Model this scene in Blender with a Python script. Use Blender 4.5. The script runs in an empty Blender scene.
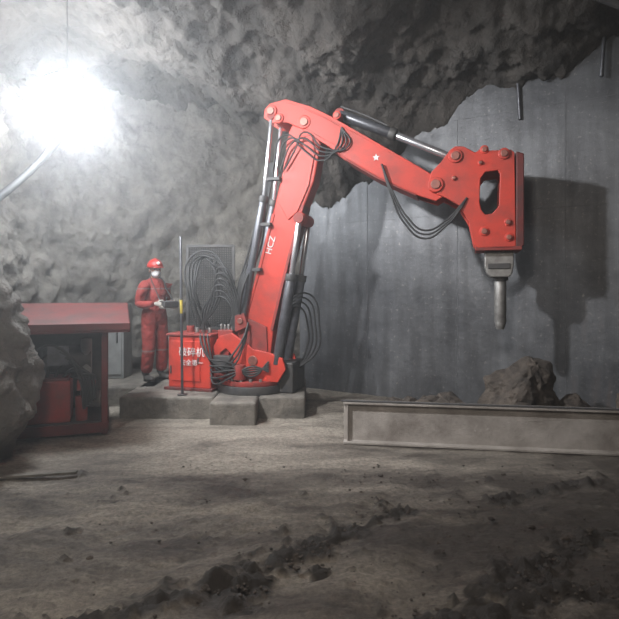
import bpy, bmesh, math, random
from mathutils import Vector, Matrix, noise, Euler
random.seed(7)
scene = bpy.context.scene
COL = scene.collection
scene.view_settings.view_transform = 'Standard'

# ------------------------------------------------------------------ materials
def mat(name, c1, c2=None, scale=4.0, rough=0.7, metal=0.0, bump=0.0, bscale=None, lo=0.35, hi=0.65, detail=8, emis=0, rough2=None):
    m = bpy.data.materials.new(name); m.use_nodes = True
    nt = m.node_tree; b = nt.nodes['Principled BSDF']
    b.inputs['Base Color'].default_value = (*c1, 1); b.inputs['Roughness'].default_value = rough
    b.inputs['Metallic'].default_value = metal
    tc = nt.nodes.new('ShaderNodeTexCoord')
    if c2 is None: c2 = tuple(v*0.8 for v in c1)
    n = nt.nodes.new('ShaderNodeTexNoise'); n.inputs['Scale'].default_value = scale; n.inputs['Detail'].default_value = detail
    n.inputs['Roughness'].default_value = 0.66
    nt.links.new(tc.outputs['Object'], n.inputs['Vector'])
    r = nt.nodes.new('ShaderNodeMapRange'); r.inputs['From Min'].default_value = lo; r.inputs['From Max'].default_value = hi
    nt.links.new(n.outputs['Fac'], r.inputs['Value'])
    mx = nt.nodes.new('ShaderNodeMix'); mx.data_type = 'RGBA'
    mx.inputs['A'].default_value = (*c1, 1); mx.inputs['B'].default_value = (*c2, 1)
    nt.links.new(r.outputs['Result'], mx.inputs['Factor'])
    nt.links.new(mx.outputs['Result'], b.inputs['Base Color'])
    if rough2 is not None:
        rr = nt.nodes.new('ShaderNodeMapRange'); rr.inputs['To Min'].default_value = rough; rr.inputs['To Max'].default_value = rough2
        nt.links.new(r.outputs['Result'], rr.inputs['Value']); nt.links.new(rr.outputs['Result'], b.inputs['Roughness'])
    if bump > 0:
        n2 = nt.nodes.new('ShaderNodeTexNoise'); n2.inputs['Scale'].default_value = bscale or scale*4; n2.inputs['Detail'].default_value = 8
        n2.inputs['Roughness'].default_value = 0.7
        nt.links.new(tc.outputs['Object'], n2.inputs['Vector'])
        bp = nt.nodes.new('ShaderNodeBump'); bp.inputs['Strength'].default_value = min(1, bump); bp.inputs['Distance'].default_value = 0.03*max(1, bump)
        nt.links.new(n2.outputs['Fac'], bp.inputs['Height']); nt.links.new(bp.outputs['Normal'], b.inputs['Normal'])
    if emis:
        b.inputs['Emission Color'].default_value = (*c1, 1); b.inputs['Emission Strength'].default_value = emis
    m.diffuse_color = (*c1, 1)
    return m

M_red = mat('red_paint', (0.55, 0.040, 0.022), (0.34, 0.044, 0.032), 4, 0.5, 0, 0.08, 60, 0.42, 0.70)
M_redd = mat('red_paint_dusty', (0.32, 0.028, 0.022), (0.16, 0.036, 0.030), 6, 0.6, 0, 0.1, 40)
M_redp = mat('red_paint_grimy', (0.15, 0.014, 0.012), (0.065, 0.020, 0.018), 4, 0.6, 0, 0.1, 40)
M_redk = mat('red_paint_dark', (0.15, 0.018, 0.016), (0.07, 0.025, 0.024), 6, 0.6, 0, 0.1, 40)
M_steel = mat('bare_steel', (0.34, 0.33, 0.32), (0.20, 0.19, 0.18), 12, 0.5, 0.6, 0.15, 60)
M_pin = mat('pin_steel', (0.34, 0.12, 0.09), (0.20, 0.09, 0.08), 20, 0.45, 0.4)
M_chrome = mat('chrome_rod', (0.85, 0.86, 0.9), (0.7, 0.7, 0.75), 20, 0.25, 0.85)
M_cyl = mat('cylinder_grey', (0.13, 0.135, 0.15), (0.07, 0.07, 0.08), 14, 0.4, 0.5)
M_rub = mat('black_rubber', (0.018, 0.018, 0.02), (0.035, 0.035, 0.035), 30, 0.6)
M_dark = mat('dark_steel', (0.05, 0.05, 0.055), (0.09, 0.085, 0.08), 12, 0.55, 0.3)
M_white = mat('white_paint', (0.75, 0.75, 0.75), (0.6, 0.6, 0.6), 12, 0.6)
M_yel = mat('yellow_tape', (0.50, 0.38, 0.03), (0.38, 0.30, 0.05), 12, 0.6)
M_conc = mat('concrete', (0.24, 0.215, 0.185), (0.10, 0.092, 0.08), 5, 0.9, 0, 0.8, 20)
M_cab = mat('cabinet_grey', (0.30, 0.31, 0.30), (0.20, 0.20, 0.20), 5, 0.5)
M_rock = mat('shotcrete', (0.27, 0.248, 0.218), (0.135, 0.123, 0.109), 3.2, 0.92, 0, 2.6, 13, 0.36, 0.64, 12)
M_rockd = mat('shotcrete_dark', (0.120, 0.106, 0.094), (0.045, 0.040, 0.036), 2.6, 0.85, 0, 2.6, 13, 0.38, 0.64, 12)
M_bould = mat('broken_ore', (0.13, 0.105, 0.085), (0.030, 0.025, 0.022), 6, 0.85, 0, 1.2, 16)
M_beam = mat('beam_steel', (0.43, 0.395, 0.365), (0.20, 0.175, 0.155), 3.5, 0.6, 0.1, 0.3, 40, 0.35, 0.7)

# ------------------------------------------------------------------ helpers
def finish(me, name, m, parent=None, smooth=False, bevel=0.0, seg=2):
    o = bpy.data.objects.new(name, me); COL.objects.link(o)
    if m: me.materials.append(m)
    if smooth:
        for p in me.polygons: p.use_smooth = True
    if parent: o.parent = parent
    if bevel > 0:
        b = o.modifiers.new('bevel', 'BEVEL'); b.width = bevel; b.segments = seg; b.limit_method = 'ANGLE'; b.angle_limit = math.radians(40)
    return o
def empty(name, loc=(0, 0, 0), rz=0):
    e = bpy.data.objects.new(name, None); COL.objects.link(e); e.location = loc; e.rotation_euler = (0, 0, rz); e.empty_display_size = 0.2
    return e
def from_bm(bm, name, m, parent=None, smooth=False, bevel=0, seg=2):
    bmesh.ops.recalc_face_normals(bm, faces=bm.faces)
    me = bpy.data.meshes.new(name); bm.to_mesh(me); bm.free()
    return finish(me, name, m, parent, smooth, bevel, seg)
def box(name, x0, x1, y0, y1, z0, z1, m, parent=None, bevel=0.01):
    bm = bmesh.new()
    bmesh.ops.create_cube(bm, size=1, matrix=Matrix.Translation(((x0+x1)/2, (y0+y1)/2, (z0+z1)/2)) @ Matrix.Diagonal((x1-x0, y1-y0, z1-z0, 1)))
    return from_bm(bm, name, m, parent, False, bevel)
def plate(name, pts, w0, w1, m, parent=None, bevel=0.012, holes=None):
    """profile polygon (u,z) extruded laterally from w0 to w1"""
    bm = bmesh.new()
    def ring(w, pp): return [bm.verts.new((u, w, z)) for u, z in pp]
    loops = [pts] + (holes or [])
    rings0 = []; rings1 = []
    for pp in loops:
        a = ring(w0, pp); b = ring(w1, pp); rings0.append(a); rings1.append(b)
        n = len(a)
        for i in range(n): bm.faces.new((a[i], a[(i+1) % n], b[(i+1) % n], b[i]))
    for rs in (rings0, rings1):
        if len(rs) == 1: bm.faces.new(rs[0])
        else:
            es = []
            for r in rs:
                for i in range(len(r)): es.append(bm.edges.get((r[i], r[(i+1) % len(r)])))
            bmesh.ops.triangle_fill(bm, edges=es, use_beauty=True)
    return from_bm(bm, name, m, parent, False, bevel)
def add_cyl(bm, p1, p2, r1, r2=None, seg=20):
    p1 = Vector(p1); p2 = Vector(p2); d = p2-p1
    if r2 is None: r2 = r1
    q = d.to_track_quat('Z', 'Y').to_matrix().to_4x4()
    bmesh.ops.create_cone(bm, cap_ends=True, segments=seg, radius1=r1, radius2=r2, depth=d.length, matrix=Matrix.Translation((p1+p2)/2) @ q)
def cyl(name, p1, p2, r, m, parent=None, r2=None, seg=24, bevel=0.004):
    bm = bmesh.new(); add_cyl(bm, p1, p2, r, r2, seg)
    o = from_bm(bm, name, m, parent, False, bevel)
    for p in o.data.polygons: p.use_smooth = len(p.vertices) == 4
    return o
def tube(name, pts, r, m, parent=None, res=6):
    cu = bpy.data.curves.new(name, 'CURVE'); cu.dimensions = '3D'; cu.bevel_depth = r; cu.bevel_resolution = 3; cu.resolution_u = res; cu.use_fill_caps = True
    sp = cu.splines.new('BEZIER'); sp.bezier_points.add(len(pts)-1)
    for i, p in enumerate(pts):
        bp = sp.bezier_points[i]; bp.co = p; bp.handle_left_type = 'AUTO'; bp.handle_right_type = 'AUTO'
    cu.materials.append(m)
    o = bpy.data.objects.new(name, cu); COL.objects.link(o)
    if parent: o.parent = parent
    return o
def fbm(p, oct=5, lac=2.0, h=1.0):
    return noise.fractal(Vector(p), h, lac, oct)
def smooth(a, b, x):
    t = max(0, min(1, (x-a)/(b-a))); return t*t*(3-2*t)
def interp(x, tab):
    if x <= tab[0][0]: return tab[0][1]
    for (a, va), (b, vb) in zip(tab, tab[1:]):
        if x <= b:
            t = (x-a)/(b-a); return va+(vb-va)*t
    return tab[-1][1]

# ------------------------------------------------------------------ tunnel shell
A = Vector((-0.15, 8.4)); DIR = Vector((0.8595, -0.511)); NC = Vector((-0.511, -0.8595))
def ztop(s):
    return interp(s, [(-2.6, 4.6), (-1.4, 4.45), (-0.8, 3.8), (-0.2, 2.95), (0.4, 2.8), (1.34, 3.15), (2.5, 3.78), (4.3, 4.45), (6, 4.7)])
def ridge(x, y, z=0): return 0.5-abs(noise.noise(Vector((x, y, z))))
def zceil(x, y):
    v = Vector((x, y))-A; d = v.dot(NC); s = v.dot(DIR)
    zt = ztop(s); H = 4.8
    z = zt + (H-zt)*(1-math.exp(-max(d, 0)/1.3))
    z -= 0.6*smooth(-3.4, -4.6, x)
    z += 0.26*fbm((x*0.75, y*0.75, 1.7), 6) + 0.16*ridge(x*1.4, y*1.8, 5)
    z -= 0.05*ridge(x*3.2+1, y*3.6, 8)
    z += 0.065*fbm((x*6, y*7, 3), 5, 2.1, 0.5)
    return z
nx, ny = 300, 320
vs = []; fs = []
for j in range(ny+1):
    for i in range(nx+1):
        x = -4.9+10.6*i/nx; y = -1+11.0*j/ny
        vs.append((x, y, zceil(x, y)))
for j in range(ny):
    for i in range(nx):
        a = j*(nx+1)+i; fs.append((a, a+nx+1, a+nx+2, a+1))
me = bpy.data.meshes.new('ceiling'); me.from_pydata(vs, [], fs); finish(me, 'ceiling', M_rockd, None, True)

def catmull(P, n):
    out = []
    for k in range(len(P)-1):
        p0 = P[max(k-1, 0)]; p1 = P[k]; p2 = P[k+1]; p3 = P[min(k+2, len(P)-1)]
        for i in range(n):
            t = i/n
            out.append(0.5*((2*p1)+(p2-p0)*t+(2*p0-5*p1+4*p2-p3)*t*t+(3*p1-p0-3*p2+p3)*t**3))
    out.append(P[-1]); return out
def outcrop(q):
    b = math.exp(-((q.y-4.50)/0.80)**4) if abs(q.y-4.50) < 3 else 0
    return b*interp(q.z, [(-.2, 1.32), (0, 1.38), (.35, 1.53), (.7, 1.55), (1.1, 1.45), (1.5, 1.34), (1.9, 1.20), (2.3, .8), (2.8, .3), (3.4, 0)])
def rockwall(name, P, n, m, top=5.0, amp=0.25, extra=None):
    path = catmull([Vector(p) for p in P], n); nz = 140
    vs = []; fs = []; N = len(path)
    for i, p in enumerate(path):
        t = (path[min(i+1, N-1)]-path[max(i-1, 0)]).normalized(); nr = Vector((t.y, -t.x))
        for k in range(nz+1):
            z = -0.15+(top+0.15)*k/nz
            q = Vector((p.x, p.y, z))
            e = extra(q) if extra else 0
            q2 = q+Vector((e, 0, 0))
            d = amp*(1-0.45*min(1, e))*fbm(q2*0.8, 6)+0.08*fbm(q2*3.2, 6, 2.1, .5)+0.04*ridge(q2.x*2+q2.y*2, q2.z*2.2, 3)+0.12*math.sin(z*0.9)+e
            vs.append((p.x+nr.x*d, p.y+nr.y*d, z))
    for i in range(N-1):
        for k in range(nz):
            a = i*(nz+1)+k; fs.append((a, a+1, a+nz+2, a+nz+1))
    me = bpy.data.meshes.new(name); me.from_pydata(vs, [], fs); return finish(me, name, m, None, True)
rockwall('wall_left', [(-3.5, -1), (-3.8, 2), (-4.1, 4.5), (-4.2, 7)], 60, M_rock, extra=outcrop)
rockwall('wall_back', [(-4.2, 7), (-3.95, 8.2), (-2.9, 8.9), (-1.3, 9.1), (0.2, 9.1), (1.6, 9.2)], 56, M_rock)
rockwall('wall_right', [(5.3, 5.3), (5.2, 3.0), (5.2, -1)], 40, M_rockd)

def wall_steel_mat():
    m = bpy.data.materials.new('steel_lining'); m.use_nodes = True; nt = m.node_tree; b = nt.nodes['Principled BSDF']
    tc = nt.nodes.new('ShaderNodeTexCoord')
    n = nt.nodes.new('ShaderNodeTexNoise'); n.inputs['Scale'].default_value = 1.1; n.inputs['Detail'].default_value = 12; n.inputs['Roughness'].default_value = 0.74
    cr = nt.nodes.new('ShaderNodeValToRGB')
    cr.color_ramp.elements[0].position = 0.33; cr.color_ramp.elements[0].color = (0.052, 0.055, 0.062, 1)
    cr.color_ramp.elements[1].position = 0.67; cr.color_ramp.elements[1].color = (0.175, 0.180, 0.190, 1)
    nt.links.new(tc.outputs['Object'], n.inputs['Vector']); nt.links.new(n.outputs['Fac'], cr.inputs['Fac'])
    v = nt.nodes.new('ShaderNodeTexNoise'); v.inputs['Scale'].default_value = 24; v.inputs['Detail'].default_value = 5
    nt.links.new(tc.outputs['Object'], v.inputs['Vector'])
    mr = nt.nodes.new('ShaderNodeMapRange'); mr.inputs['From Min'].default_value = 0.60; mr.inputs['From Max'].default_value = 0.76; mr.inputs['To Max'].default_value = .8
    nt.links.new(v.outputs['Fac'], mr.inputs['Value'])
    mx = nt.nodes.new('ShaderNodeMix'); mx.data_type = 'RGBA'; mx.inputs['B'].default_value = (0.34, 0.32, 0.30, 1)
    nt.links.new(mr.outputs['Result'], mx.inputs['Factor']); nt.links.new(cr.outputs['Color'], mx.inputs['A'])
    sx = nt.nodes.new('ShaderNodeSeparateXYZ'); nt.links.new(tc.outputs['Object'], sx.inputs['Vector'])
    mp = nt.nodes.new('ShaderNodeMapping'); mp.inputs['Scale'].default_value = (5, 5, 0.5); nt.links.new(tc.outputs['Object'], mp.inputs['Vector'])
    n3 = nt.nodes.new('ShaderNodeTexNoise'); n3.inputs['Scale'].default_value = 1.5; n3.inputs['Detail'].default_value = 6; nt.links.new(mp.outputs['Vector'], n3.inputs['Vector'])
    m4 = nt.nodes.new('ShaderNodeMapRange'); m4.inputs['From Min'].default_value = 0.3; m4.inputs['From Max'].default_value = 0.7; m4.inputs['To Min'].default_value = .68; m4.inputs['To Max'].default_value = 1.28; nt.links.new(n3.outputs['Fac'], m4.inputs['Value'])
    ms = nt.nodes.new('ShaderNodeMix'); ms.data_type = 'RGBA'; ms.blend_type = 'MULTIPLY'; ms.inputs['Factor'].default_value = 1
    nt.links.new(mx.outputs['Result'], ms.inputs['A']); nt.links.new(m4.outputs['Result'], ms.inputs['B'])
    m3 = nt.nodes.new('ShaderNodeMapRange'); m3.inputs['From Min'].default_value = 0.50; m3.inputs['From Max'].default_value = 0.66; nt.links.new(n3.outputs['Fac'], m3.inputs['Value'])
    mz = nt.nodes.new('ShaderNodeMapRange'); mz.inputs['From Min'].default_value = 3.4; mz.inputs['From Max'].default_value = 4.6; nt.links.new(sx.outputs['X'], mz.inputs['Value'])
    mz2 = nt.nodes.new('ShaderNodeMapRange'); mz2.inputs['From Min'].default_value = 1.7; mz2.inputs['From Max'].default_value = 0.6; mz2.inputs['To Min'].default_value = 0; mz2.inputs['To Max'].default_value = .9; nt.links.new(sx.outputs['Z'], mz2.inputs['Value'])
    mm = nt.nodes.new('ShaderNodeMath'); mm.operation = 'MULTIPLY'; nt.links.new(m3.outputs['Result'], mm.inputs[0]); nt.links.new(mz.outputs['Result'], mm.inputs[1])
    mm2 = nt.nodes.new('ShaderNodeMath'); mm2.operation = 'MULTIPLY'; nt.links.new(mm.outputs[0], mm2.inputs[0]); nt.links.new(mz2.outputs['Result'], mm2.inputs[1])
    mx2 = nt.nodes.new('ShaderNodeMix'); mx2.data_type = 'RGBA'; mx2.inputs['B'].default_value = (0.12, 0.075, 0.055, 1)
    nt.links.new(mm2.outputs[0], mx2.inputs['Factor']); nt.links.new(ms.outputs['Result'], mx2.inputs['A'])
    nt.links.new(mx2.outputs['Result'], b.inputs['Base Color'])
    b.inputs['Roughness'].default_value = 0.45; b.inputs['Metallic'].default_value = 0.35
    bp = nt.nodes.new('ShaderNodeBump'); bp.inputs['Strength'].default_value = 0.5; bp.inputs['Distance'].default_value = 0.03
    nt.links.new(n.outputs['Fac'], bp.inputs['Height']); nt.links.new(bp.outputs['Normal'], b.inputs['Normal'])
    return m
M_wall = wall_steel_mat()
wall_rz = math.atan2(DIR.y, DIR.x)
S = [0, 0.4, 0.9, 1.34, 2.0, 2.5, 3.4, 4.3, 5.2, 6.3]
pts = [(s, ztop(s)+0.42) for s in S]
ws = plate('wall_steel', [(0, -0.1)]+pts+[(6.3, -0.1)], 0, 0.06, M_wall, None, 0)
ws.location = (A.x, A.y, 0); ws.rotation_euler = (0, 0, wall_rz)
M_seam = mat('weld_seam', (0.08, 0.085, 0.095), (0.15, 0.15, 0.16), 10, 0.55, 0.3)
bm = bmesh.new()
for s in (1.15, 2.45, 3.75, 5.05):
    bmesh.ops.create_cube(bm, size=1, matrix=Matrix.Translation((s, -0.002, ztop(s)/2)) @ Matrix.Diagonal((0.008, 0.004, ztop(s), 1)))
for z, s0 in ((1.25, 0), (2.5, 0), (3.75, 2.4)):
    bmesh.ops.create_cube(bm, size=1, matrix=Matrix.Translation(((s0+6.3)/2, -0.002, z)) @ Matrix.Diagonal((6.3-s0, 0.004, 0.008, 1)))
from_bm(bm, 'trim_seams', M_seam, ws)

# ------------------------------------------------------------------ floor
def segd(x, y, a, b):
    p = Vector((x, y)); a = Vector(a); b = Vector(b); ab = b-a
    t = max(0, min(1, (p-a).dot(ab)/ab.dot(ab))); return (p-(a+ab*t)).length
mudlines = [((-1.3, 2.35), (-0.40, 2.75), 0.10), ((-0.40, 2.75), (0.05, 3.2), 0.18), ((0.05, 3.2), (0.6, 3.70), 0.09),
            ((0.5, 2.3), (1.3, 2.75), 0.20), ((1.1, 2.9), (1.8, 3.3), 0.12), ((-1.6, 2.4), (-2.2, 2.9), 0.06), ((1.3, 3.9), (2.4, 4.3), 0.08)]
def mud(x, y):
    d = 0
    for a, b, w in mudlines: d = max(d, 1-segd(x, y, a, b)/(w*1.9))
    n = fbm((x*4.6, y*4.6, 9), 6, 2, .5)
    return smooth(0.36, 0.85, d*1.0+n*0.65)*smooth(5.2, 4.2, y)
vs = []; fs = []; cols = []
ys = [-1.5]
while ys[-1] < 10: ys.append(ys[-1]+(0.016 if 2 < ys[-1] < 4.6 else 0.06))
NX = 430
for y in ys:
    for i in range(NX+1):
        x = -4.6+10.4*i/NX
        m_ = mud(x, y)
        z = 0.014*fbm((x*1.1, y*1.1, 0), 4)+0.005*fbm((x*9, y*9, 2), 3)
        z += m_*(0.010+0.045*fbm((x*9, y*9, 4), 6, 2.1, .5)+0.02*abs(fbm((x*22, y*22, 1), 2)))
        rt = smooth(1.6, 2.6, y)*smooth(4.8, 3.8, y)
        ph = x*0.78-y*0.62+0.22*noise.noise(Vector((x*.8, y*.8, 0)))
        z += rt*0.015*math.sin(11*ph)*(0.7+noise.noise(Vector((x*1.3, y*1.3, 4))))
        z += rt*0.007*math.sin(42*ph)*max(0, noise.noise(Vector((x*.9+3, y*.9, 6)))+.3)
        z += rt*0.013*fbm((x*5, y*7, 7), 6, 2, .5)
        vs.append((x, y, z-0.01)); cols.append(m_)
for j in range(len(ys)-1):
    for i in range(NX):
        a = j*(NX+1)+i; fs.append((a, a+1, a+NX+2, a+NX+1))
me = bpy.data.meshes.new('floor'); me.from_pydata(vs, [], fs)
at = me.attributes.new('mud', 'FLOAT', 'POINT'); at.data.foreach_set('value', cols)
finish(me, 'floor', None, None, True)
m = bpy.data.materials.new('dusty_floor'); m.use_nodes = True; nt = m.node_tree; b = nt.nodes['Principled BSDF']
tc = nt.nodes.new('ShaderNodeTexCoord')
mpn = nt.nodes.new('ShaderNodeMapping'); mpn.inputs['Rotation'].default_value = (0, 0, math.radians(-51)); mpn.inputs['Scale'].default_value = (.55, 1.6, 1); nt.links.new(tc.outputs['Object'], mpn.inputs['Vector'])
n = nt.nodes.new('ShaderNodeTexNoise'); n.inputs['Scale'].default_value = 1.3; n.inputs['Detail'].default_value = 14; n.inputs['Roughness'].default_value = 0.72; n.inputs['Distortion'].default_value = 0.4
nt.links.new(mpn.outputs['Vector'], n.inputs['Vector'])
sx = nt.nodes.new('ShaderNodeSeparateXYZ'); nt.links.new(tc.outputs['Object'], sx.inputs['Vector'])
wet = nt.nodes.new('ShaderNodeMapRange'); wet.inputs['From Min'].default_value = 5.2; wet.inputs['From Max'].default_value = 4.0; wet.inputs['To Min'].default_value = 0; wet.inputs['To Max'].default_value = 0.09
nt.links.new(sx.outputs['Y'], wet.inputs['Value'])
wx = nt.nodes.new('ShaderNodeMapRange'); wx.inputs['From Min'].default_value = 0.2; wx.inputs['From Max'].default_value = 1.6; wx.inputs['To Min'].default_value = 0; wx.inputs['To Max'].default_value = 0.10
nt.links.new(sx.outputs['X'], wx.inputs['Value'])
s1 = nt.nodes.new('ShaderNodeMath'); s1.operation = 'SUBTRACT'; nt.links.new(n.outputs['Fac'], s1.inputs[0]); nt.links.new(wet.outputs['Result'], s1.inputs[1])
s2 = nt.nodes.new('ShaderNodeMath'); s2.operation = 'SUBTRACT'; nt.links.new(s1.outputs[0], s2.inputs[0]); nt.links.new(wx.outputs['Result'], s2.inputs[1])
cr = nt.nodes.new('ShaderNodeValToRGB'); e = cr.color_ramp.elements
e[0].position = 0.31; e[0].color = (0.078, 0.064, 0.053, 1); e[1].position = 0.55; e[1].color = (0.37, 0.325, 0.27, 1)
nt.links.new(s2.outputs[0], cr.inputs['Fac'])
n2 = nt.nodes.new('ShaderNodeTexNoise'); n2.inputs['Scale'].default_value = 30; n2.inputs['Detail'].default_value = 8; n2.inputs['Roughness'].default_value = 0.8
nt.links.new(tc.outputs['Object'], n2.inputs['Vector'])
mr = nt.nodes.new('ShaderNodeMapRange'); mr.inputs['From Min'].default_value = 0.32; mr.inputs['From Max'].default_value = 0.68; mr.inputs['To Min'].default_value = 0.40; mr.inputs['To Max'].default_value = 1.45
nt.links.new(n2.outputs['Fac'], mr.inputs['Value'])
ml = nt.nodes.new('ShaderNodeMix'); ml.data_type = 'RGBA'; ml.blend_type = 'MULTIPLY'; ml.inputs['Factor'].default_value = 1
nt.links.new(cr.outputs['Color'], ml.inputs['A']); nt.links.new(mr.outputs['Result'], ml.inputs['B'])
a = nt.nodes.new('ShaderNodeAttribute'); a.attribute_name = 'mud'
mx = nt.nodes.new('ShaderNodeMix'); mx.data_type = 'RGBA'; mx.inputs['B'].default_value = (0.040, 0.033, 0.028, 1)
nt.links.new(a.outputs['Fac'], mx.inputs['Factor']); nt.links.new(ml.outputs['Result'], mx.inputs['A']); nt.links.new(mx.outputs['Result'], b.inputs['Base Color'])
rg = nt.nodes.new('ShaderNodeMapRange'); rg.inputs['From Min'].default_value = .25; rg.inputs['From Max'].default_value = .5; rg.inputs['To Min'].default_value = .45; rg.inputs['To Max'].default_value = .85
nt.links.new(s2.outputs[0], rg.inputs['Value']); nt.links.new(rg.outputs['Result'], b.inputs['Roughness'])
bp = nt.nodes.new('ShaderNodeBump'); bp.inputs['Strength'].default_value = 1.0; bp.inputs['Distance'].default_value = 0.026
nt.links.new(n2.outputs['Fac'], bp.inputs['Height']); nt.links.new(bp.outputs['Normal'], b.inputs['Normal'])
me.materials.append(m)

# ------------------------------------------------------------------ rocks
def rock_bm(bm, c, r, seed, sub=3, rough=0.35):
    res = bmesh.ops.create_icosphere(bm, subdivisions=sub, radius=1)
    off = Vector((seed*3.7, seed*1.3, seed*2.1))
    planes = []
    rnd = random.Random(seed)
    for _ in range(11):
        v = Vector((rnd.uniform(-1, 1), rnd.uniform(-1, 1), rnd.uniform(-1, 1))).normalized(); planes.append((v, rnd.uniform(0.60, 0.85)))
    for v in res['verts']:
        p = v.co.copy()
        for pn, pd in planes:
            k = p.dot(pn)
            if k > pd: p -= pn*(k-pd)
        p *= 1+rough*0.45*fbm(p*1.6+off, 4)
        v.co = Vector((p.x*r[0]+c[0], p.y*r[1]+c[1], p.z*r[2]+c[2]))
def rock(name, c, r, seed, m, sub=4, rough=0.35, sm=False):
    bm = bmesh.new(); rock_bm(bm, c, r, seed, sub, rough); return from_bm(bm, name, m, None, sm)
rock('boulder', (2.20, 5.82, 0.36), (0.46, 0.34, 0.46), 12, M_bould, 5, 0.5)
rock('boulder', (2.86, 5.75, 0.17), (0.24, 0.22, 0.23), 5, M_bould, 4)
rock('boulder', (3.36, 5.65, 0.21), (0.16, 0.18, 0.29), 8, M_bould, 4)
bm = bmesh.new()
for i in range(22):
    x = random.uniform(0.9, 1.62); y = random.uniform(5.6, 6.2); r = random.uniform(0.10, 0.15)
    rock_bm(bm, (x, y, r*1.2*random.uniform(.8, 1.2)), (r*1.3, r, r*1.3), i+20, 2)
rock_bm(bm, (1.5, 5.9, .17), (.18, .2, .22), 77, 3)
from_bm(bm, 'rubble_pile', M_bould)
bm = bmesh.new()
for i in range(6200):
    y = random.uniform(2.3, 5.2); x = random.uniform(-0.62*y, 0.62*y)
    if y > 4.62 and x > 0.1: continue
    if y > 5.0: continue
    if x < -1.7 and y > 3.6: continue
    w = mud(x, y)*0.8+0.015+(0.08 if x > 0.2 else 0)+(0.10 if (y > 4.2 and x > 0.4) else 0)
    if random.random() > w: continue
    r = random.choice((0.004, 0.005, 0.006, 0.008, 0.010))
    if random.random() < 0.015: r = 0.02
    res = bmesh.ops.create_icosphere(bm, subdivisions=1, radius=r)
    for v in res['verts']:
        v.co = Vector((v.co.x*random.uniform(.8, 1.5)+x, v.co.y*random.uniform(.8, 1.4)+y, v.co.z*random.uniform(.5, .9)+0.003+0.2*r))
from_bm(bm, 'gravel', M_bould)
pl = box('wooden_plank', -0.30, 0.30, -0.03, 0.03, 0, 0.022, M_conc, None, 0.004); pl.location = (-2.18, 4.32, 0.012); pl.rotation_euler = (0, 0.0, 0.22)

# ------------------------------------------------------------------ I-beam
beam = empty('steel_beam', (0.33, 5.26, 0), math.atan2(-0.39, 2.47))
L = 3.9; h = 0.41; fw = 0.06
prof = [(-fw, 0), (fw, 0), (fw, 0.022), (0.012, 0.03), (0.012, h-0.03), (fw, h-0.022), (fw, h), (-fw, h), (-fw, h-0.022), (-0.012, h-0.03), (-0.012, 0.03), (-fw, 0.022)]
bm = bmesh.new()
a = [bm.verts.new((0, fw+y, z)) for y, z in prof]; c = [bm.verts.new((L, fw+y, z)) for y, z in prof]
for i in range(12): bm.faces.new((a[i], a[(i+1) % 12], c[(i+1) % 12], c[i]))
bm.faces.new(a); bm.faces.new(c)
from_bm(bm, 'i_section', M_beam, beam, False, 0.004)
box('end_stiffener', 0.03, 0.045, 0.01, 0.11, 0.02, h-0.02, M_beam, beam, 0.002)
box('top_strap', -0.02, L, 0.0, 0.05, h, h+0.012, M_dark, beam, 0.002)

# ------------------------------------------------------------------ concrete plinth
bm = bmesh.new()
def blk(x0, x1, y0, y1, z0, z1):
    bmesh.ops.create_cube(bm, size=1, matrix=Matrix.Translation(((x0+x1)/2, (y0+y1)/2, (z0+z1)/2)) @ Matrix.Diagonal((x1-x0, y1-y0, z1-z0, 1)))
blk(-3.0, -2.0, 7.0, 8.6, -0.05, 0.244)
blk(-2.24, -1.12, 6.34, 8.6, -0.05, 0.244)
blk(-1.12, -0.60, 6.02, 8.3, -0.05, 0.244)
blk(-0.60, -0.05, 6.35, 7.8, -0.05, 0.244)
from_bm(bm, 'concrete_plinth', M_conc, None, False, 0.03, 3)

# ------------------------------------------------------------------ rock breaker machine
K = empty('pedestal_rock_breaker', (-0.6, 6.8, 0), math.atan2(-0.284, 0.959))
boom = [(-.30, .62), (-.27, .926), (-.135, 1.31), (0, 1.752), (.19, 2.437), (.348, 3.05), (.40, 3.42), (.50, 3.62), (.88, 3.585),
        (.80, 3.21), (.72, 2.80), (.60, 2.52), (.45, 1.99), (.32, 1.5), (.20, 1.0), (.16, .65), (.05, .5), (-.2, .5)]
plate('boom_box', boom, -0.13, 0.13, M_red, K, 0.018)
plate('boom_flange_front', [(.28, 2.55), (.34, 3.0), (.39, 3.35), (.70, 3.35), (.74, 3.15), (.66, 2.75), (.52, 2.45), (.40, 2.35)], -0.15, -0.128, M_red, K, 0.006)
plate('boom_foot_doubler', [(-.28, .56), (-.24, .95), (-.12, 1.15), (.12, 1.05), (.14, .6)], -0.155, -0.128, M_redd, K, 0.006)
plate('boom_edge_left', [(-.27, .93), (-.135, 1.31), (0, 1.752), (.19, 2.437), (.22, 2.425), (.035, 1.74), (-.10, 1.30), (-.23, .92)], -0.145, 0.145, M_red, K, 0.004)
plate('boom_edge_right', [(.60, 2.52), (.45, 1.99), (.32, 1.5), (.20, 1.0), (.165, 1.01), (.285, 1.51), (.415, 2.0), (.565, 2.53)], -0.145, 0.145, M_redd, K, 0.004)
dip = [(.10, 3.60), (.11, 3.70), (.18, 3.77), (.374, 3.80), (.695, 3.68), (.947, 3.54), (1.493, 3.177), (1.958, 2.89), (2.183, 2.735), (2.26, 2.65), (2.25, 2.55), (2.149, 2.49),
       (1.958, 2.56), (1.493, 2.80), (1.133, 3.03), (.90, 3.20), (.74, 3.31), (.56, 3.44), (.40, 3.52), (.2, 3.53)]
plate('dipper_plate_front', dip, -0.19, -0.155, M_red, K, 0.008)
plate('dipper_plate_rear', dip, 0.155, 0.19, M_red, K, 0.008)
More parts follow.
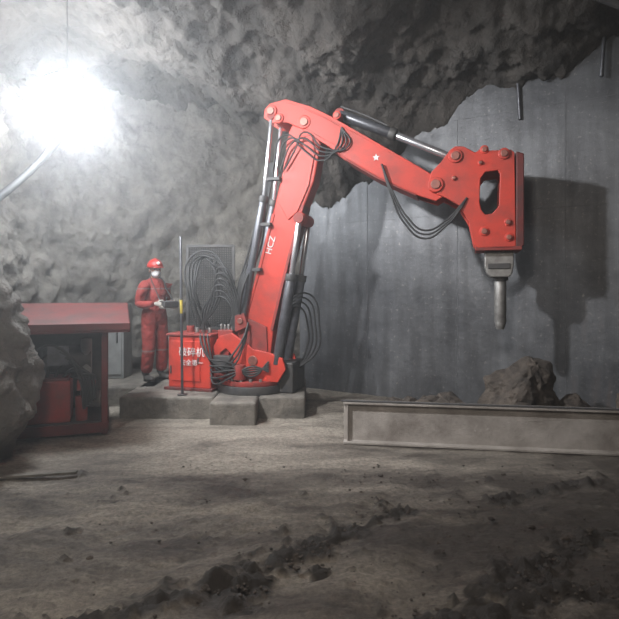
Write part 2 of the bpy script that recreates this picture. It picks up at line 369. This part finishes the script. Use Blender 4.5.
inner = [(.95, 3.47), (1.493, 3.12), (1.94, 2.84), (2.05, 2.77), (2.02, 2.60), (1.958, 2.60), (1.493, 2.85), (1.15, 3.07), (.97, 3.2)]
plate('dipper_core', inner, -0.157, 0.157, M_red, K, 0.004)
plate('dipper_top_flange', [(.374, 3.80), (.695, 3.68), (.947, 3.54), (1.9, 2.925), (1.89, 2.905), (.94, 3.51), (.69, 3.65), (.37, 3.77)], -0.2, 0.2, M_red, K, 0.004)
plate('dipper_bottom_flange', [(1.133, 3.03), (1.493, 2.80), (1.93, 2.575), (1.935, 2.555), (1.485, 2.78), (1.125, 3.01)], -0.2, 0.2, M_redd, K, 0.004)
plate('dipper_doubler', [(.56, 3.47), (.62, 3.66), (.92, 3.50), (1.1, 3.38), (1.12, 3.12), (.92, 3.24)], -0.205, -0.188, M_red, K, 0.005)
brk = [(2.08, 2.72), (2.10, 2.80), (2.20, 2.90), (2.30, 3.03), (2.36, 3.07), (2.45, 3.06), (2.566, 2.985), (2.62, 3.02), (2.66, 3.00), (2.93, 2.99), (2.965, 2.96), (2.98, 1.97), (2.94, 1.94), (2.59, 1.95),
       (2.55, 2.0), (2.50, 2.24), (2.40, 2.42), (2.28, 2.50), (2.16, 2.56), (2.09, 2.63)]
hole = [(2.63, 2.36), (2.61, 2.45), (2.62, 2.70), (2.67, 2.77), (2.80, 2.78), (2.82, 2.74), (2.81, 2.40), (2.74, 2.32), (2.67, 2.31)]
plate('bracket_plate_front', brk, -0.25, -0.205, M_red, K, 0.008, [hole])
plate('bracket_plate_rear', brk, 0.205, 0.25, M_red, K, 0.008, [hole])
plate('bracket_shade_strip', [(2.98, 1.95), (3.06, 1.97), (3.06, 2.94), (2.98, 2.97)], -0.25, 0.25, M_redk, K, 0.01)  # added strip, its darker red paints in the shade of the right side
box('bracket_floor', 2.57, 3.04, -0.25, 0.25, 1.925, 1.97, M_redd, K, 0.006)
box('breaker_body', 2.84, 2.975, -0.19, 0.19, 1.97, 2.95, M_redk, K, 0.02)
cyl('breaker_cylinder_body', (2.82, 0, 1.9), (2.82, 0, 2.28), 0.13, M_dark, K)
plate('bracket_gusset', [(2.2, 2.60), (2.45, 2.50), (2.56, 2.2), (2.58, 2.9), (2.42, 2.95)], -0.03, 0.03, M_redd, K, 0.004)
plate('front_head', [(2.665, 1.93), (2.665, 1.76), (2.69, 1.68), (2.73, 1.64), (2.92, 1.64), (2.95, 1.68), (2.965, 1.76), (2.965, 1.93)], -0.14, 0.14, M_steel, K, 0.012)
box('front_head_collar', 2.70, 2.93, -0.155, 0.155, 1.73, 1.79, M_dark, K, 0.006)
cyl('chisel', (2.835, 0, 1.65), (2.835, 0, 1.14), 0.064, M_steel, K)
cyl('chisel_tip', (2.835, 0, 1.142), (2.835, 0, 1.065), 0.062, M_steel, K, 0.042)
cyl('chisel_ring', (2.835, 0, 1.66), (2.835, 0, 1.60), 0.085, M_dark, K)
def pin(u, z, r, w, n, m=None):
    cyl('pin_'+n, (u, -w, z), (u, w, z), r, m or M_red, K, bevel=0.008)
    cyl('pin_cap_'+n, (u, -w-0.018, z), (u, w+0.018, z), r*0.62, M_pin, K, bevel=0.006)
for i, (u, z, r, w) in enumerate([(.20, 3.67, .075, .215), (.30, 3.575, .06, .215), (.62, 3.50, .08, .215), (.555, 2.36, .075, .20), (1.02, 3.545, .05, .21), (2.15, 2.66, .085, .275), (2.36, 2.96, .075, .275), (2.345, 2.72, .03, .265),
                                  (2.66, 3.01, .045, .265), (2.86, 2.95, .060, .275), (2.66, 2.13, .05, .265), (2.90, 2.22, .04, .265), (2.91, 2.06, .045, .265), (2.62, 2.87, .03, .265), (-.02, .64, .10, .24), (-.20, 1.12, .06, .22)]):
    pin(u, z, r, w, str(i+1))
def hyd(n, p_base, p_mid, p_top, rb, rr, w):
    a = Vector((p_base[0], w, p_base[1])); m_ = Vector((p_mid[0], w, p_mid[1])); t = Vector((p_top[0], w, p_top[1]))
    cyl('cylinder_barrel_'+n, a, m_, rb, M_cyl, K)
    d = (m_-a).normalized()
    cyl('cylinder_gland_'+n, m_-d*0.05, m_+d*0.03, rb*1.18, M_dark, K)
    cyl('cylinder_rod_'+n, m_, t, rr, M_chrome, K)
    for q, k in ((a, 'base'), (t, 'end')):
        cyl('cylinder_eye_%s_%s' % (k, n), (q.x, w-0.045, q.z), (q.x, w+0.045, q.z), rb*1.05, M_redd, K)
hyd('dipper_a', (-.20, 1.12), (.095, 2.62), (.20, 3.62), 0.05, 0.027, -0.17)
hyd('dipper_b', (-.20, 1.12), (.095, 2.62), (.20, 3.62), 0.05, 0.027, 0.17)
hyd('lift_a', (.27, .60), (.455, 1.66), (.555, 2.36), 0.062, 0.034, -0.19)
hyd('lift_b', (.27, .60), (.455, 1.66), (.555, 2.36), 0.062, 0.034, 0.19)
hyd('tilt', (1.02, 3.60), (1.66, 3.31), (2.36, 2.97), 0.062, 0.044, -0.05)
tube('tilt_pipe', [(1.05, -.12, 3.67), (1.3, -.12, 3.56), (1.6, -.12, 3.40)], 0.012, M_dark, K)
plate('boom_cyl_bracket', [(-.27, .98), (-.27, 1.18), (-.15, 1.22), (-.10, 1.05)], -0.22, 0.22, M_redd, K, 0.006)
cyl('slew_ring', (-.12, 0, .245), (-.12, 0, .34), 0.44, M_dark, K, seg=40)
cyl('slew_table', (-.12, 0, .34), (-.12, 0, .40), 0.41, M_redd, K, seg=40)
bm = bmesh.new()
for k in range(20):
    an = k*math.tau/20; add_cyl(bm, (-.12+.385*math.cos(an), .385*math.sin(an), .39), (-.12+.385*math.cos(an), .385*math.sin(an), .43), 0.02, seg=6)
from_bm(bm, 'slew_bolts', M_steel, K)
tur = [(-.55, .39), (-.55, .80), (-.47, .93), (-.30, .97), (-.16, .88), (-.02, .78), (.20, .74), (.36, .68), (.40, .55), (.30, .39)]
plate('turret_plate_front', tur, -0.245, -0.205, M_red, K, 0.008, [[(-.46, .52), (-.46, .72), (-.38, .78), (-.30, .70), (-.30, .52)]])
plate('turret_plate_rear', tur, 0.205, 0.245, M_red, K, 0.008)
box('turret_cross', -.54, -.36, -.2, .2, .42, .88, M_redd, K, 0.01)
box('valve_block', -.50, -.28, -.36, -.25, .55, .70, M_dark, K, 0.008)
cyl('slew_motor', (-.40, -.33, .42), (-.40, -.33, .56), .07, M_redd, K)
cyl('slew_gearbox', (-.16, -.34, .42), (-.16, -.34, .60), .08, M_redd, K)
box('valve_bank', -.52, -.32, -.18, .12, .88, 1.00, M_redd, K, 0.01)
for k in range(4):
    cyl('valve_spool_%d' % (k+1), (-.50+.05*k, -.12, .99), (-.50+.05*k, -.12, 1.07), .016, M_steel, K)
box('right_outrigger', .24, .46, -.15, .35, .245, .62, M_dark, K, 0.02)
TX0, TX1 = -1.15, -.56
box('tank_box', TX0, TX1, -.30, .32, .27, .92, M_red, K, 0.02)
box('tank_lid', TX0-.02, TX1+.02, -.32, .34, .92, .955, M_redd, K, 0.01)
box('tank_door', TX0+.05, TX1-.14, -.315, -.30, .36, .86, M_red, K, 0.006)
box('tank_skid', TX0-.04, TX1+.04, -.34, .36, .245, .28, M_redk, K, 0.006)
box('door_hinge', TX0+.035, TX0+.055, -.325, -.31, .45, .55, M_dark, K, 0.002); box('door_latch', TX1-.17, TX1-.15, -.33, -.31, .58, .66, M_dark, K, 0.002)
cyl('tank_filler', (-1.0, 0, .95), (-1.0, 0, 1.03), .05, M_redd, K)
for k in range(3): cyl('tank_fitting_%d' % (k+1), (-.85+.09*k, -.1, .95), (-.85+.09*k, -.1, 1.02), .025, M_steel, K)
def text(name, s, size, loc, rot, parent, m):
    cu = bpy.data.curves.new(name, 'FONT'); cu.body = s; cu.size = size; cu.extrude = 0.002; cu.align_x = 'CENTER'; cu.align_y = 'CENTER'
    cu.materials.append(m); o = bpy.data.objects.new(name, cu); COL.objects.link(o); o.parent = parent; o.location = loc; o.rotation_euler = rot; return o
text('box_lettering', '破碎机', .12, (-.81, -.325, .72), (math.pi/2, 0, 0), K, M_white)
text('box_lettering_small', '安全第一', .08, (-.81, -.325, .59), (math.pi/2, 0, 0), K, M_white)
text('boom_lettering', 'HCZ', .11, (.17, -.136, 2.05), (math.pi/2, -math.radians(74), 0), K, M_white)
def star(n, u, z, r):
    bm = bmesh.new(); f = []
    for k in range(10):
        rr = r if k % 2 == 0 else r*.42; an = math.pi/2+k*math.pi/5; f.append(bm.verts.new((u+rr*math.cos(an), -.193, z+rr*math.sin(an))))
    bm.faces.new(f); from_bm(bm, n, M_white, K)
star('star_mark', 1.48, 3.02, .045)
def hose(n, pp, r=0.014, m=M_rub): tube('hose_'+n, pp, r, m, K)
for i in range(3):
    o = i*.05
    hose('dip_%d' % i, [(1.55, -.21-o*.3, 2.93), (1.64+o*.3, -.235, 2.62), (1.80+o*.5, -.25, 2.26+o*.4), (2.03, -.25, 2.07+o*.9), (2.26, -.26, 2.20+o*.6), (2.40, -.27, 2.36+o*.4), (2.48, -.26, 2.5)], .011)
for i in range(4):
    o = i*.05
    hose('elbow_%d' % i, [(.22+o, -.2, 2.95), (.38+o, -.22, 3.36-o), (.62, -.23, 3.16+o*1.4), (.86, -.23, 3.02+o), (1.02+o, -.22, 3.18), (1.08, -.21, 3.40)], .010)
for i in range(5):
    o = i*.03
    hose('boom_%d' % i, [(-.35+o, -.15, 1.05), (-.26+o, -.17-o, 1.5), (-.10+o*.8, -.17+o, 2.0), (.03+o*.8, -.16, 2.5), (.18+o*.5, -.17, 3.05)], .012)
for i in range(5):
    o = i*.05
    hose('loop_%d' % i, [(-.85+.08*(i % 3), -.1+.03*i, 1.0), (-.96+o*.6, -.15, 1.45+o), (-.98+o*1.2, -.1+o, 1.88+o*.4), (-.72+o*.6, -.05, 2.00-o*1.6), (-.45, -.1+o, 1.75-o*1.0), (-.32+o*.5, -.1, 1.35-o), (-.40+o, -.1, 1.02)], .012)
for i in range(6):
    o = i*.04
    hose('lowloop_%d' % i, [(-.72-o*.3, -.16, 1.0), (-.72+o*1.3, -.2, 1.25+o), (-.52+o*.3, -.2-o*.3, 1.42+o*1.8), (-.34+o*.5, -.21, 1.32+o*.5), (-.30+o*.3, -.2, 1.0)], .012)
for i in range(3):
    o = i*.05
    hose('drape_%d' % i, [(-.70+o, -.3, .96), (-.66+o, -.36, .86), (-.48+o, -.40, .62-o), (-.26, -.42, .56+o), (-.12, -.30, .82+o), (-.10, -.2, 1.1)], .012)
for i in range(5):
    o = i*.05
    hose('base_%d' % i, [(-.56, -.30, .42+o), (-.45, -.40-o*.4, .36+o*1.5), (-.22, -.42, .46+o*.8), (0.0, -.34, .58-o*.6), (.2, -.28, .52+o*.6)], .012)
for i in range(4):  # added dark tubes standing in for hose shadows on the steel wall
    o = i*.05
    hose('right_%d' % i, [(.30, .0, 1.2+o), (.44+o, .1, 1.30+o), (.56+o, .15, 1.05), (.54+o, .15, .75), (.42, .1, .5)], .011, M_rub)
for k, (u, z) in enumerate([(-.06, 1.75), (.07, 2.3), (.19, 2.85)]):
    box('hose_clamp_%d' % (k+1), u-.05, u+.12, -.21, -.13, z-.02, z+.02, M_dark, K, 0.004)

# ------------------------------------------------------------------ guard screen + pole
g = empty('guard_screen', (-1.75, 7.75, 0), 0)
W = .66; z1 = 2.14; z0 = .95
for k, x in enumerate((0, W)): box('post_%d' % (k+1), x-.02, x+.02, -.02, .02, .245, z1, M_dark, g, .003)
box('rail_top', 0, W, -.02, .02, z1-.03, z1+.01, M_dark, g, .003); box('rail_bottom', 0, W, -.02, .02, z0-.02, z0+.02, M_dark, g, .003)
bm = bmesh.new()
for k in range(1, 26): add_cyl(bm, (W*k/26, 0, z0), (W*k/26, 0, z1), .007, seg=6)
for k in range(1, 46): add_cyl(bm, (0, 0, z0+(z1-z0)*k/46), (W, 0, z0+(z1-z0)*k/46), .007, seg=6)
from_bm(bm, 'wire_mesh', M_rub, g)
g2 = empty('marker_pole', (-1.52, 6.45, 0))
cyl('rod', (0, 0, .245), (-.02, 0, 2.14), .016, M_cyl, g2); cyl('tape', (-.009, 0, 1.22), (-.012, 0, 1.38), .018, M_yel, g2)
cyl('foot', (0, 0, .245), (0, 0, .26), .06, M_dark, g2)

# ------------------------------------------------------------------ hydraulic power pack (left)
pp = empty('hydraulic_power_pack', (-1.86, 5.6, 0), math.radians(20))
X0, X1, Y0, Y1 = -1.12, -.25, .15, .95
bm = bmesh.new()
hv = [(-1.25, 0, 1.06), (0, 0, 1.06), (0, 0, 1.15), (-1.25, 0, 1.15), (-1.25, 1.0, 1.26), (0, 1.0, 1.26), (0, 1.0, 1.35), (-1.25, 1.0, 1.35)]
v = [bm.verts.new(c) for c in hv]
for f in ((0, 1, 2, 3), (4, 5, 6, 7), (0, 1, 5, 4), (3, 2, 6, 7), (0, 3, 7, 4), (1, 2, 6, 5)): bm.faces.new([v[k] for k in f])
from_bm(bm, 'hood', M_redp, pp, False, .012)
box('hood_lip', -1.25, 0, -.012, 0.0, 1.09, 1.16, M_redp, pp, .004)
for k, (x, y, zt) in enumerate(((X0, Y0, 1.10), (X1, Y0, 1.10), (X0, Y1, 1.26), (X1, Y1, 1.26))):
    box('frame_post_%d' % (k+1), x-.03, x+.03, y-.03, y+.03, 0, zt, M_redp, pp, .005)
box('base_rail_front', X0, X1, Y0-.04, Y0+.04, .02, .12, M_redp, pp, .005); box('base_rail_side', X1-.04, X1+.04, Y0, Y1, .02, .12, M_redp, pp, .005)
box('mid_rail_side', X1-.02, X1+.02, Y0, Y1, .55, .61, M_redp, pp, .005)
box('base_tray', X0, X1, Y0, Y1, .08, .13, M_dark, pp, .003)
box('rear_panel', X0, X1, Y1-.02, Y1, .1, 1.22, M_dark, pp, .003); box('left_panel', X0-.01, X0+.01, Y0, Y1, .1, 1.12, M_redk, pp, .003)
box('oil_tank', -1.05, -.58, .20, .62, .13, .56, M_redd, pp, .015)
box('oil_tank_lid', -1.03, -.60, .22, .60, .56, .585, M_redk, pp, .006)
cyl('motor', (-.9, .78, .72), (-.4, .78, .72), .15, M_dark, pp); cyl('pump', (-.50, .5, .3), (-.30, .5, .3), .09, M_steel, pp)
cyl('filter', (-.48, .28, .13), (-.48, .28, .38), .06, M_redd, pp); cyl('accumulator', (-.45, .7, .3), (-.45, .7, .95), .06, M_cab, pp)
box('manifold', -.52, -.33, .2, .34, .45, .56, M_redd, pp, .008)
box('gauge_panel', -.80, -.60, .19, .22, .72, .92, M_cyl, pp, .006)
for i in range(6):
    tube('pack_hose_%d' % i, [(-.98+.08*i, .35, .58), (-.92+.08*i, .28, .85-.05*i), (-.72+.05*i, .2, .92-.06*i), (-.50+.03*i, .2, .6), (-.45+.02*i, .2, .26+.02*i)], .015, M_rub, pp)
ec = empty('electrical_cabinet', (-.05, 0.2, 0))
box('body', -2.93, -2.58, 7.45, 7.8, .245, 1.30, M_cab, ec, .01); box('door', -2.90, -2.61, 7.435, 7.45, .30, 1.26, M_cab, ec, .006); box('handle', -2.68, -2.66, 7.41, 7.44, .75, .9, M_dark, ec, .003)

# ------------------------------------------------------------------ ventilation hose, ceiling pipe, roof bolts
tube('ventilation_duct', [(-4.4, 6.0, 1.9), (-3.95, 6.3, 2.35), (-3.55, 6.7, 2.9), (-3.35, 7.2, 3.5), (-3.6, 8.2, 4.1)], .05, M_rub)
tube('ceiling_pipe', [(2.75, 5.3, 4.42), (3.2, 5.15, 4.15), (3.9, 4.9, 3.75)], .05, M_dark)
def rod(n, x, y, z0, z1, r=.02, dx=0): return cyl(n, (x, y, z0), (x+dx, y, z1), r, M_cyl, None)
rod('roof_bolt', 2.62, 6.72, 3.62, 4.5, .022, -.05); rod('roof_bolt', 3.35, 6.2, 3.95, 4.8, .022, .06)

# ------------------------------------------------------------------ floodlights
G = empty('floodlight', (-2.76, 6.15, 3.58))
bm = bmesh.new(); bmesh.ops.create_icosphere(bm, subdivisions=3, radius=.38)
for v in bm.verts: v.co.z *= .95
from_bm(bm, 'globe', mat('lamp_glass', (.90, .95, 1), (.90, .95, 1), 5, .4, emis=98), G, True)
cyl('cap', (0, 0, .34), (0, 0, .41), .08, M_dark, G); cyl('hanger', (0, 0, .40), (0, 0, 1.3), .006, M_dark, G)
def floodlight(loc, aim, r, power):
    loc = Vector(loc); aim = Vector(aim); q = (aim-loc).to_track_quat('-Z', 'Y')
    e = bpy.data.objects.new('floodlight', None); COL.objects.link(e); e.location = loc; e.rotation_mode = 'QUATERNION'; e.rotation_quaternion = q
    cyl('housing', (0, 0, .16), (0, 0, .0), r*.6, M_dark, e, r)
    cyl('rim', (0, 0, .0), (0, 0, -.03), r*1.03, M_steel, e)
    cyl('lens', (0, 0, -.031), (0, 0, -.04), r*.97, mat('flood_glass', (1, 1, 1), (1, 1, 1), 5, .4, emis=5), e)
    cyl('bracket', (0, 0, .1), (0, .35, .55), .02, M_dark, e)
    ld = bpy.data.lights.new('lamp', 'SPOT'); ld.energy = power; ld.color = (.97, .98, 1); ld.shadow_soft_size = .11
    ld.spot_size = math.radians(86); ld.spot_blend = .7
    lo = bpy.data.objects.new('lamp', ld); COL.objects.link(lo); lo.parent = e; lo.location = (0, 0, -.16)
floodlight((-2.5, 3.4, 4.0), (1.0, 7.2, 1.4), .18, 1250)
fl3 = bpy.data.lights.new('camera_fill', 'AREA'); fl3.energy = 95; fl3.size = .6; fl3.color = (1, .90, .80)  # added soft fill above the camera for the foreground, no real fitting
o = bpy.data.objects.new('camera_fill', fl3); COL.objects.link(o); o.location = (-0.6, 0.2, 3.5); o.rotation_euler = (math.radians(38), 0, 0)

# ------------------------------------------------------------------ person
M_suit = bpy.data.materials.new('red_coverall'); M_suit.use_nodes = True
nt = M_suit.node_tree; b = nt.nodes['Principled BSDF']; b.inputs['Roughness'].default_value = .85
tc = nt.nodes.new('ShaderNodeTexCoord'); sx = nt.nodes.new('ShaderNodeSeparateXYZ'); nt.links.new(tc.outputs['Object'], sx.inputs['Vector'])
cr = nt.nodes.new('ShaderNodeValToRGB'); cr.color_ramp.interpolation = 'CONSTANT'
RC = (.25, .026, .021, 1)
cr.color_ramp.elements[0].position = 0; cr.color_ramp.elements[0].color = RC
el = cr.color_ramp.elements[1]; el.position = .20; el.color = (.22, .15, .14, 1)
for p_, c_ in ((.212, RC), (.63, (.22, .15, .14, 1)), (.640, RC)):
    el = cr.color_ramp.elements.new(p_); el.color = c_
mr = nt.nodes.new('ShaderNodeMapRange'); mr.inputs['From Max'].default_value = 2.0; nt.links.new(sx.outputs['Z'], mr.inputs['Value']); nt.links.new(mr.outputs['Result'], cr.inputs['Fac'])
nt.links.new(cr.outputs['Color'], b.inputs['Base Color'])
nn = nt.nodes.new('ShaderNodeTexNoise'); nn.inputs['Scale'].default_value = 14; nn.inputs['Detail'].default_value = 3; nt.links.new(tc.outputs['Object'], nn.inputs['Vector'])
bp = nt.nodes.new('ShaderNodeBump'); bp.inputs['Strength'].default_value = 1; bp.inputs['Distance'].default_value = .05; nt.links.new(nn.outputs['Fac'], bp.inputs['Height']); nt.links.new(bp.outputs['Normal'], b.inputs['Normal'])
M_skin = mat('skin', (.42, .22, .15), (.36, .18, .12), 8, .6); M_mask = mat('face_mask_fabric', (.75, .76, .78), (.65, .66, .68), 20, .8)
M_helm = mat('helmet_plastic', (.45, .025, .02), (.36, .025, .02), 6, .3); M_glove = mat('glove_fabric', (.45, .42, .38), (.3, .28, .25), 20, .8)
M_boot = mat('boot_rubber', (.03, .03, .03), (.06, .055, .05), 8, .6); M_hair = mat('hair', (.015, .012, .01)); M_eye = mat('eye', (.02, .015, .01), None, 3, .2)
H = empty('worker', (-2.17, 7.55, .244), math.radians(-34))
def skin(name, verts, edges, radii, m, root=0, sub=2, parent=H):
    me = bpy.data.meshes.new(name); me.from_pydata(verts, edges, [])
    o = bpy.data.objects.new(name, me); COL.objects.link(o); o.parent = parent
    s = o.modifiers.new('skin', 'SKIN'); s.use_smooth_shade = True
    for i, r in enumerate(radii):
        sv = me.skin_vertices[0].data[i]; sv.radius = (r, r) if not isinstance(r, tuple) else r; sv.use_root = (i == root)
    ss = o.modifiers.new('sub', 'SUBSURF'); ss.levels = sub; ss.render_levels = sub
    me.materials.append(m); return o
V = [(0, 0, .90), (.0, 0, 1.04), (.005, 0, 1.20), (.0, 0, 1.33), (.0, 0, 1.41),
     (-.005, -.11, 1.345), (0, -.19, 1.30), (-.035, -.245, 1.06), (.10, -.225, 1.055), (.215, -.175, 1.075),
     (-.005, .11, 1.345), (0, .19, 1.30), (-.035, .245, 1.06), (.10, .225, 1.055), (.215, .175, 1.075),
     (0, -.095, .82), (.03, -.115, .47), (.01, -.125, .30), (-.01, -.13, .10),
     (0, .095, .82), (.03, .115, .47), (.01, .125, .30), (-.01, .13, .10)]
E = [(0, 1), (1, 2), (2, 3), (3, 4), (3, 5), (5, 6), (6, 7), (7, 8), (8, 9), (3, 10), (10, 11), (11, 12), (12, 13), (13, 14), (0, 15), (15, 16), (16, 17), (17, 18), (0, 19), (19, 20), (20, 21), (21, 22)]
R = [(.165, .13), (.155, .125), (.175, .135), (.125, .10), (.062, .062), (.09, .09), (.085, .085), (.066, .066), (.058, .058), (.044, .044), (.09, .09), (.085, .085), (.066, .066), (.058, .058), (.044, .044),
     (.115, .12), (.092, .094), (.086, .088), (.080, .082), (.115, .12), (.092, .094), (.086, .088), (.080, .082)]
skin('coverall_body', V, E, R, M_suit)
skin('collar', [(0, 0, 1.365), (.005, 0, 1.42)], [(0, 1)], [.075, .068], M_suit)
skin('neck', [(0, 0, 1.37), (.01, 0, 1.49)], [(0, 1)], [.055, .052], M_skin)
for s, n in ((-1, 'right'), (1, 'left')):
    skin('boot_'+n, [(-.045, s*.13, .05), (.04, s*.135, .045), (.12, s*.14, .04), (.165, s*.142, .035), (-.02, s*.13, .16)], [(0, 1), (1, 2), (2, 3), (0, 4)], [(.05, .045), (.05, .043), (.05, .04), (.04, .032), (.06, .06)], M_boot)
    skin('palm_'+n, [(.205, s*.178, 1.073), (.245, s*.158, 1.07), (.285, s*.142, 1.065), (.315, s*.140, 1.062)], [(0, 1), (1, 2), (2, 3)], [(.026, .026), (.022, .032), (.018, .036), (.014, .030)], M_glove)
    for k, ln in enumerate((.9, 1.0, .95, .75)):
        x = .262+.021*k
        skin('finger_%d_%s' % (k+1, n), [(x, s*.142, 1.045), (x+.004, s*(.140-.010*ln), 1.018), (x+.006, s*(.130-.03*ln), 1.004), (x+.004, s*(.125-.05*ln), 1.008)], [(0, 1), (1, 2), (2, 3)], [.0105, .010, .009, .008], M_glove, sub=1)
    skin('thumb_'+n, [(.245, s*.150, 1.085), (.262, s*.130, 1.110), (.282, s*.108, 1.118), (.298, s*.092, 1.112)], [(0, 1), (1, 2), (2, 3)], [.013, .012, .0105, .009], M_glove, sub=1)
hd = empty('head', (.015, 0, 1.535), math.radians(-22)); hd.parent = H
bm = bmesh.new(); bmesh.ops.create_uvsphere(bm, u_segments=32, v_segments=24, radius=1)
for v in bm.verts:
    x, y, z = v.co; low = smooth(0.1, -1, z)
    y *= 1-.28*low; xx = x*(1-.10*low)
    if x > 0: xx = x*(.92+.05*math.cos(z*3))
    px, py, pz = xx*.098, y*.077, z*.120
    if x > .5:
        nd = math.exp(-(y/.17)**2)*math.exp(-((z+.12)/.20)**2); px += .024*nd
        px -= .010*math.exp(-((abs(y)-.40)/.18)**2)*math.exp(-((z-.08)/.14)**2)
        px += .006*math.exp(-(y/.3)**2)*math.exp(-((z+.50)/.10)**2)
    v.co = (px, py, pz)
from_bm(bm, 'face', M_skin, hd, True)
for s, n in ((-1, 'r'), (1, 'l')):
    bm = bmesh.new(); bmesh.ops.create_uvsphere(bm, u_segments=12, v_segments=8, radius=1, matrix=Matrix.Translation((-.005, s*.077, -.005)) @ Matrix.Diagonal((.018, .008, .03, 1))); from_bm(bm, 'ear_'+n, M_skin, hd, True)
    bm = bmesh.new(); bmesh.ops.create_uvsphere(bm, u_segments=12, v_segments=8, radius=1, matrix=Matrix.Translation((.080, s*.031, .010)) @ Matrix.Diagonal((.008, .014, .007, 1))); from_bm(bm, 'eye_'+n, M_eye, hd, True)
    tube('mask_strap_'+n, [(.075, s*.055, -.03), (.03, s*.077, -.01), (-.01, s*.084, .012)], .003, M_mask, hd)
bm = bmesh.new(); bmesh.ops.create_uvsphere(bm, u_segments=32, v_segments=20, radius=1)
for v in list(bm.verts):
    if v.co.x < .15: bm.verts.remove(v)
for v in bm.verts:
    x, y, z = v.co; v.co = (x*.085+.028+.012*math.exp(-(y/.3)**2), y*.064, z*.062-.052)
mk = from_bm(bm, 'dust_mask', M_mask, hd, True); so = mk.modifiers.new('s', 'SOLIDIFY'); so.thickness = .004
bm = bmesh.new(); bmesh.ops.create_uvsphere(bm, u_segments=24, v_segments=16, radius=1, matrix=Matrix.Translation((-.014, 0, .012)) @ Matrix.Diagonal((.095, .08, .110, 1)))
for v in list(bm.verts):
    if v.co.x > .03 or v.co.z < -.06: bm.verts.remove(v)
from_bm(bm, 'hair', M_hair, hd, True)
bm = bmesh.new(); bmesh.ops.create_uvsphere(bm, u_segments=36, v_segments=24, radius=1)
for v in list(bm.verts):
    if v.co.z < -.02: bm.verts.remove(v)
for v in bm.verts:
    x, y, z = v.co; rdg = .008*math.exp(-(y/.18)**2)*smooth(0, .5, z)
    v.co = (x*.128, y*.108, .045+z*.112+rdg)
he = from_bm(bm, 'helmet_shell', M_helm, hd, True); so = he.modifiers.new('s', 'SOLIDIFY'); so.thickness = .004
bm = bmesh.new(); N = 40; ia = []; oa = []
for k in range(N):
    an = k*math.tau/N; c_, s_ = math.cos(an), math.sin(an); ex = .012+.045*max(0, c_)**2
    ia.append(bm.verts.new((c_*.124, s_*.104, .047))); oa.append(bm.verts.new((c_*(.128+ex), s_*(.108+ex*.8), .040-.010*max(0, c_))))
for k in range(N): bm.faces.new((ia[k], ia[(k+1) % N], oa[(k+1) % N], oa[k]))
br = from_bm(bm, 'helmet_brim', M_helm, hd, True); so = br.modifiers.new('s', 'SOLIDIFY'); so.thickness = .005
cyl('cap_lamp', (.118, 0, .09), (.148, 0, .092), .022, M_white, hd)
tube('chin_strap', [(.02, .074, .03), (.04, .055, -.09), (.045, 0, -.128), (.04, -.055, -.09), (.02, -.074, .03)], .004, M_rub, hd)
rc = empty('remote_controller', (0, 0, 0)); rc.parent = H
box('case', .25, .36, -.125, .125, 1.018, 1.102, M_dark, rc, .012)
box('panel', .262, .348, -.07, .07, 1.10, 1.108, M_cab, rc, .003)
for k, y in enumerate((-.045, .045)):
    cyl('joystick_%d' % (k+1), (.305, y, 1.10), (.305, y, 1.145), .006, M_rub, rc); cyl('knob_%d' % (k+1), (.305, y, 1.14), (.305, y, 1.16), .012, M_rub, rc)
tube('control_strap', [(.27, -.12, 1.10), (.15, -.10, 1.25), (.03, -.09, 1.425), (-.05, 0, 1.44), (.03, .09, 1.425), (.15, .10, 1.25), (.27, .12, 1.10)], .008, M_rub, H)

# ------------------------------------------------------------------ dusty air, camera
w = bpy.data.worlds.new('tunnel_air'); scene.world = w; w.use_nodes = True; nt = w.node_tree
nt.nodes['Background'].inputs['Color'].default_value = (.02, .022, .025, 1); nt.nodes['Background'].inputs['Strength'].default_value = 1
vsn = nt.nodes.new('ShaderNodeVolumeScatter'); vsn.inputs['Density'].default_value = .026; vsn.inputs['Color'].default_value = (.95, .97, 1, 1); vsn.inputs['Anisotropy'].default_value = .70
nt.links.new(vsn.outputs['Volume'], nt.nodes['World Output'].inputs['Volume'])
cd = bpy.data.cameras.new('camera'); cd.lens = 36*540/619; cd.sensor_width = 36; cd.shift_y = -19.5/619; cd.clip_start = .05
co = bpy.data.objects.new('camera', cd); COL.objects.link(co); co.location = (0, 0, 1.5); co.rotation_euler = (math.pi/2, 0, 0); scene.camera = co
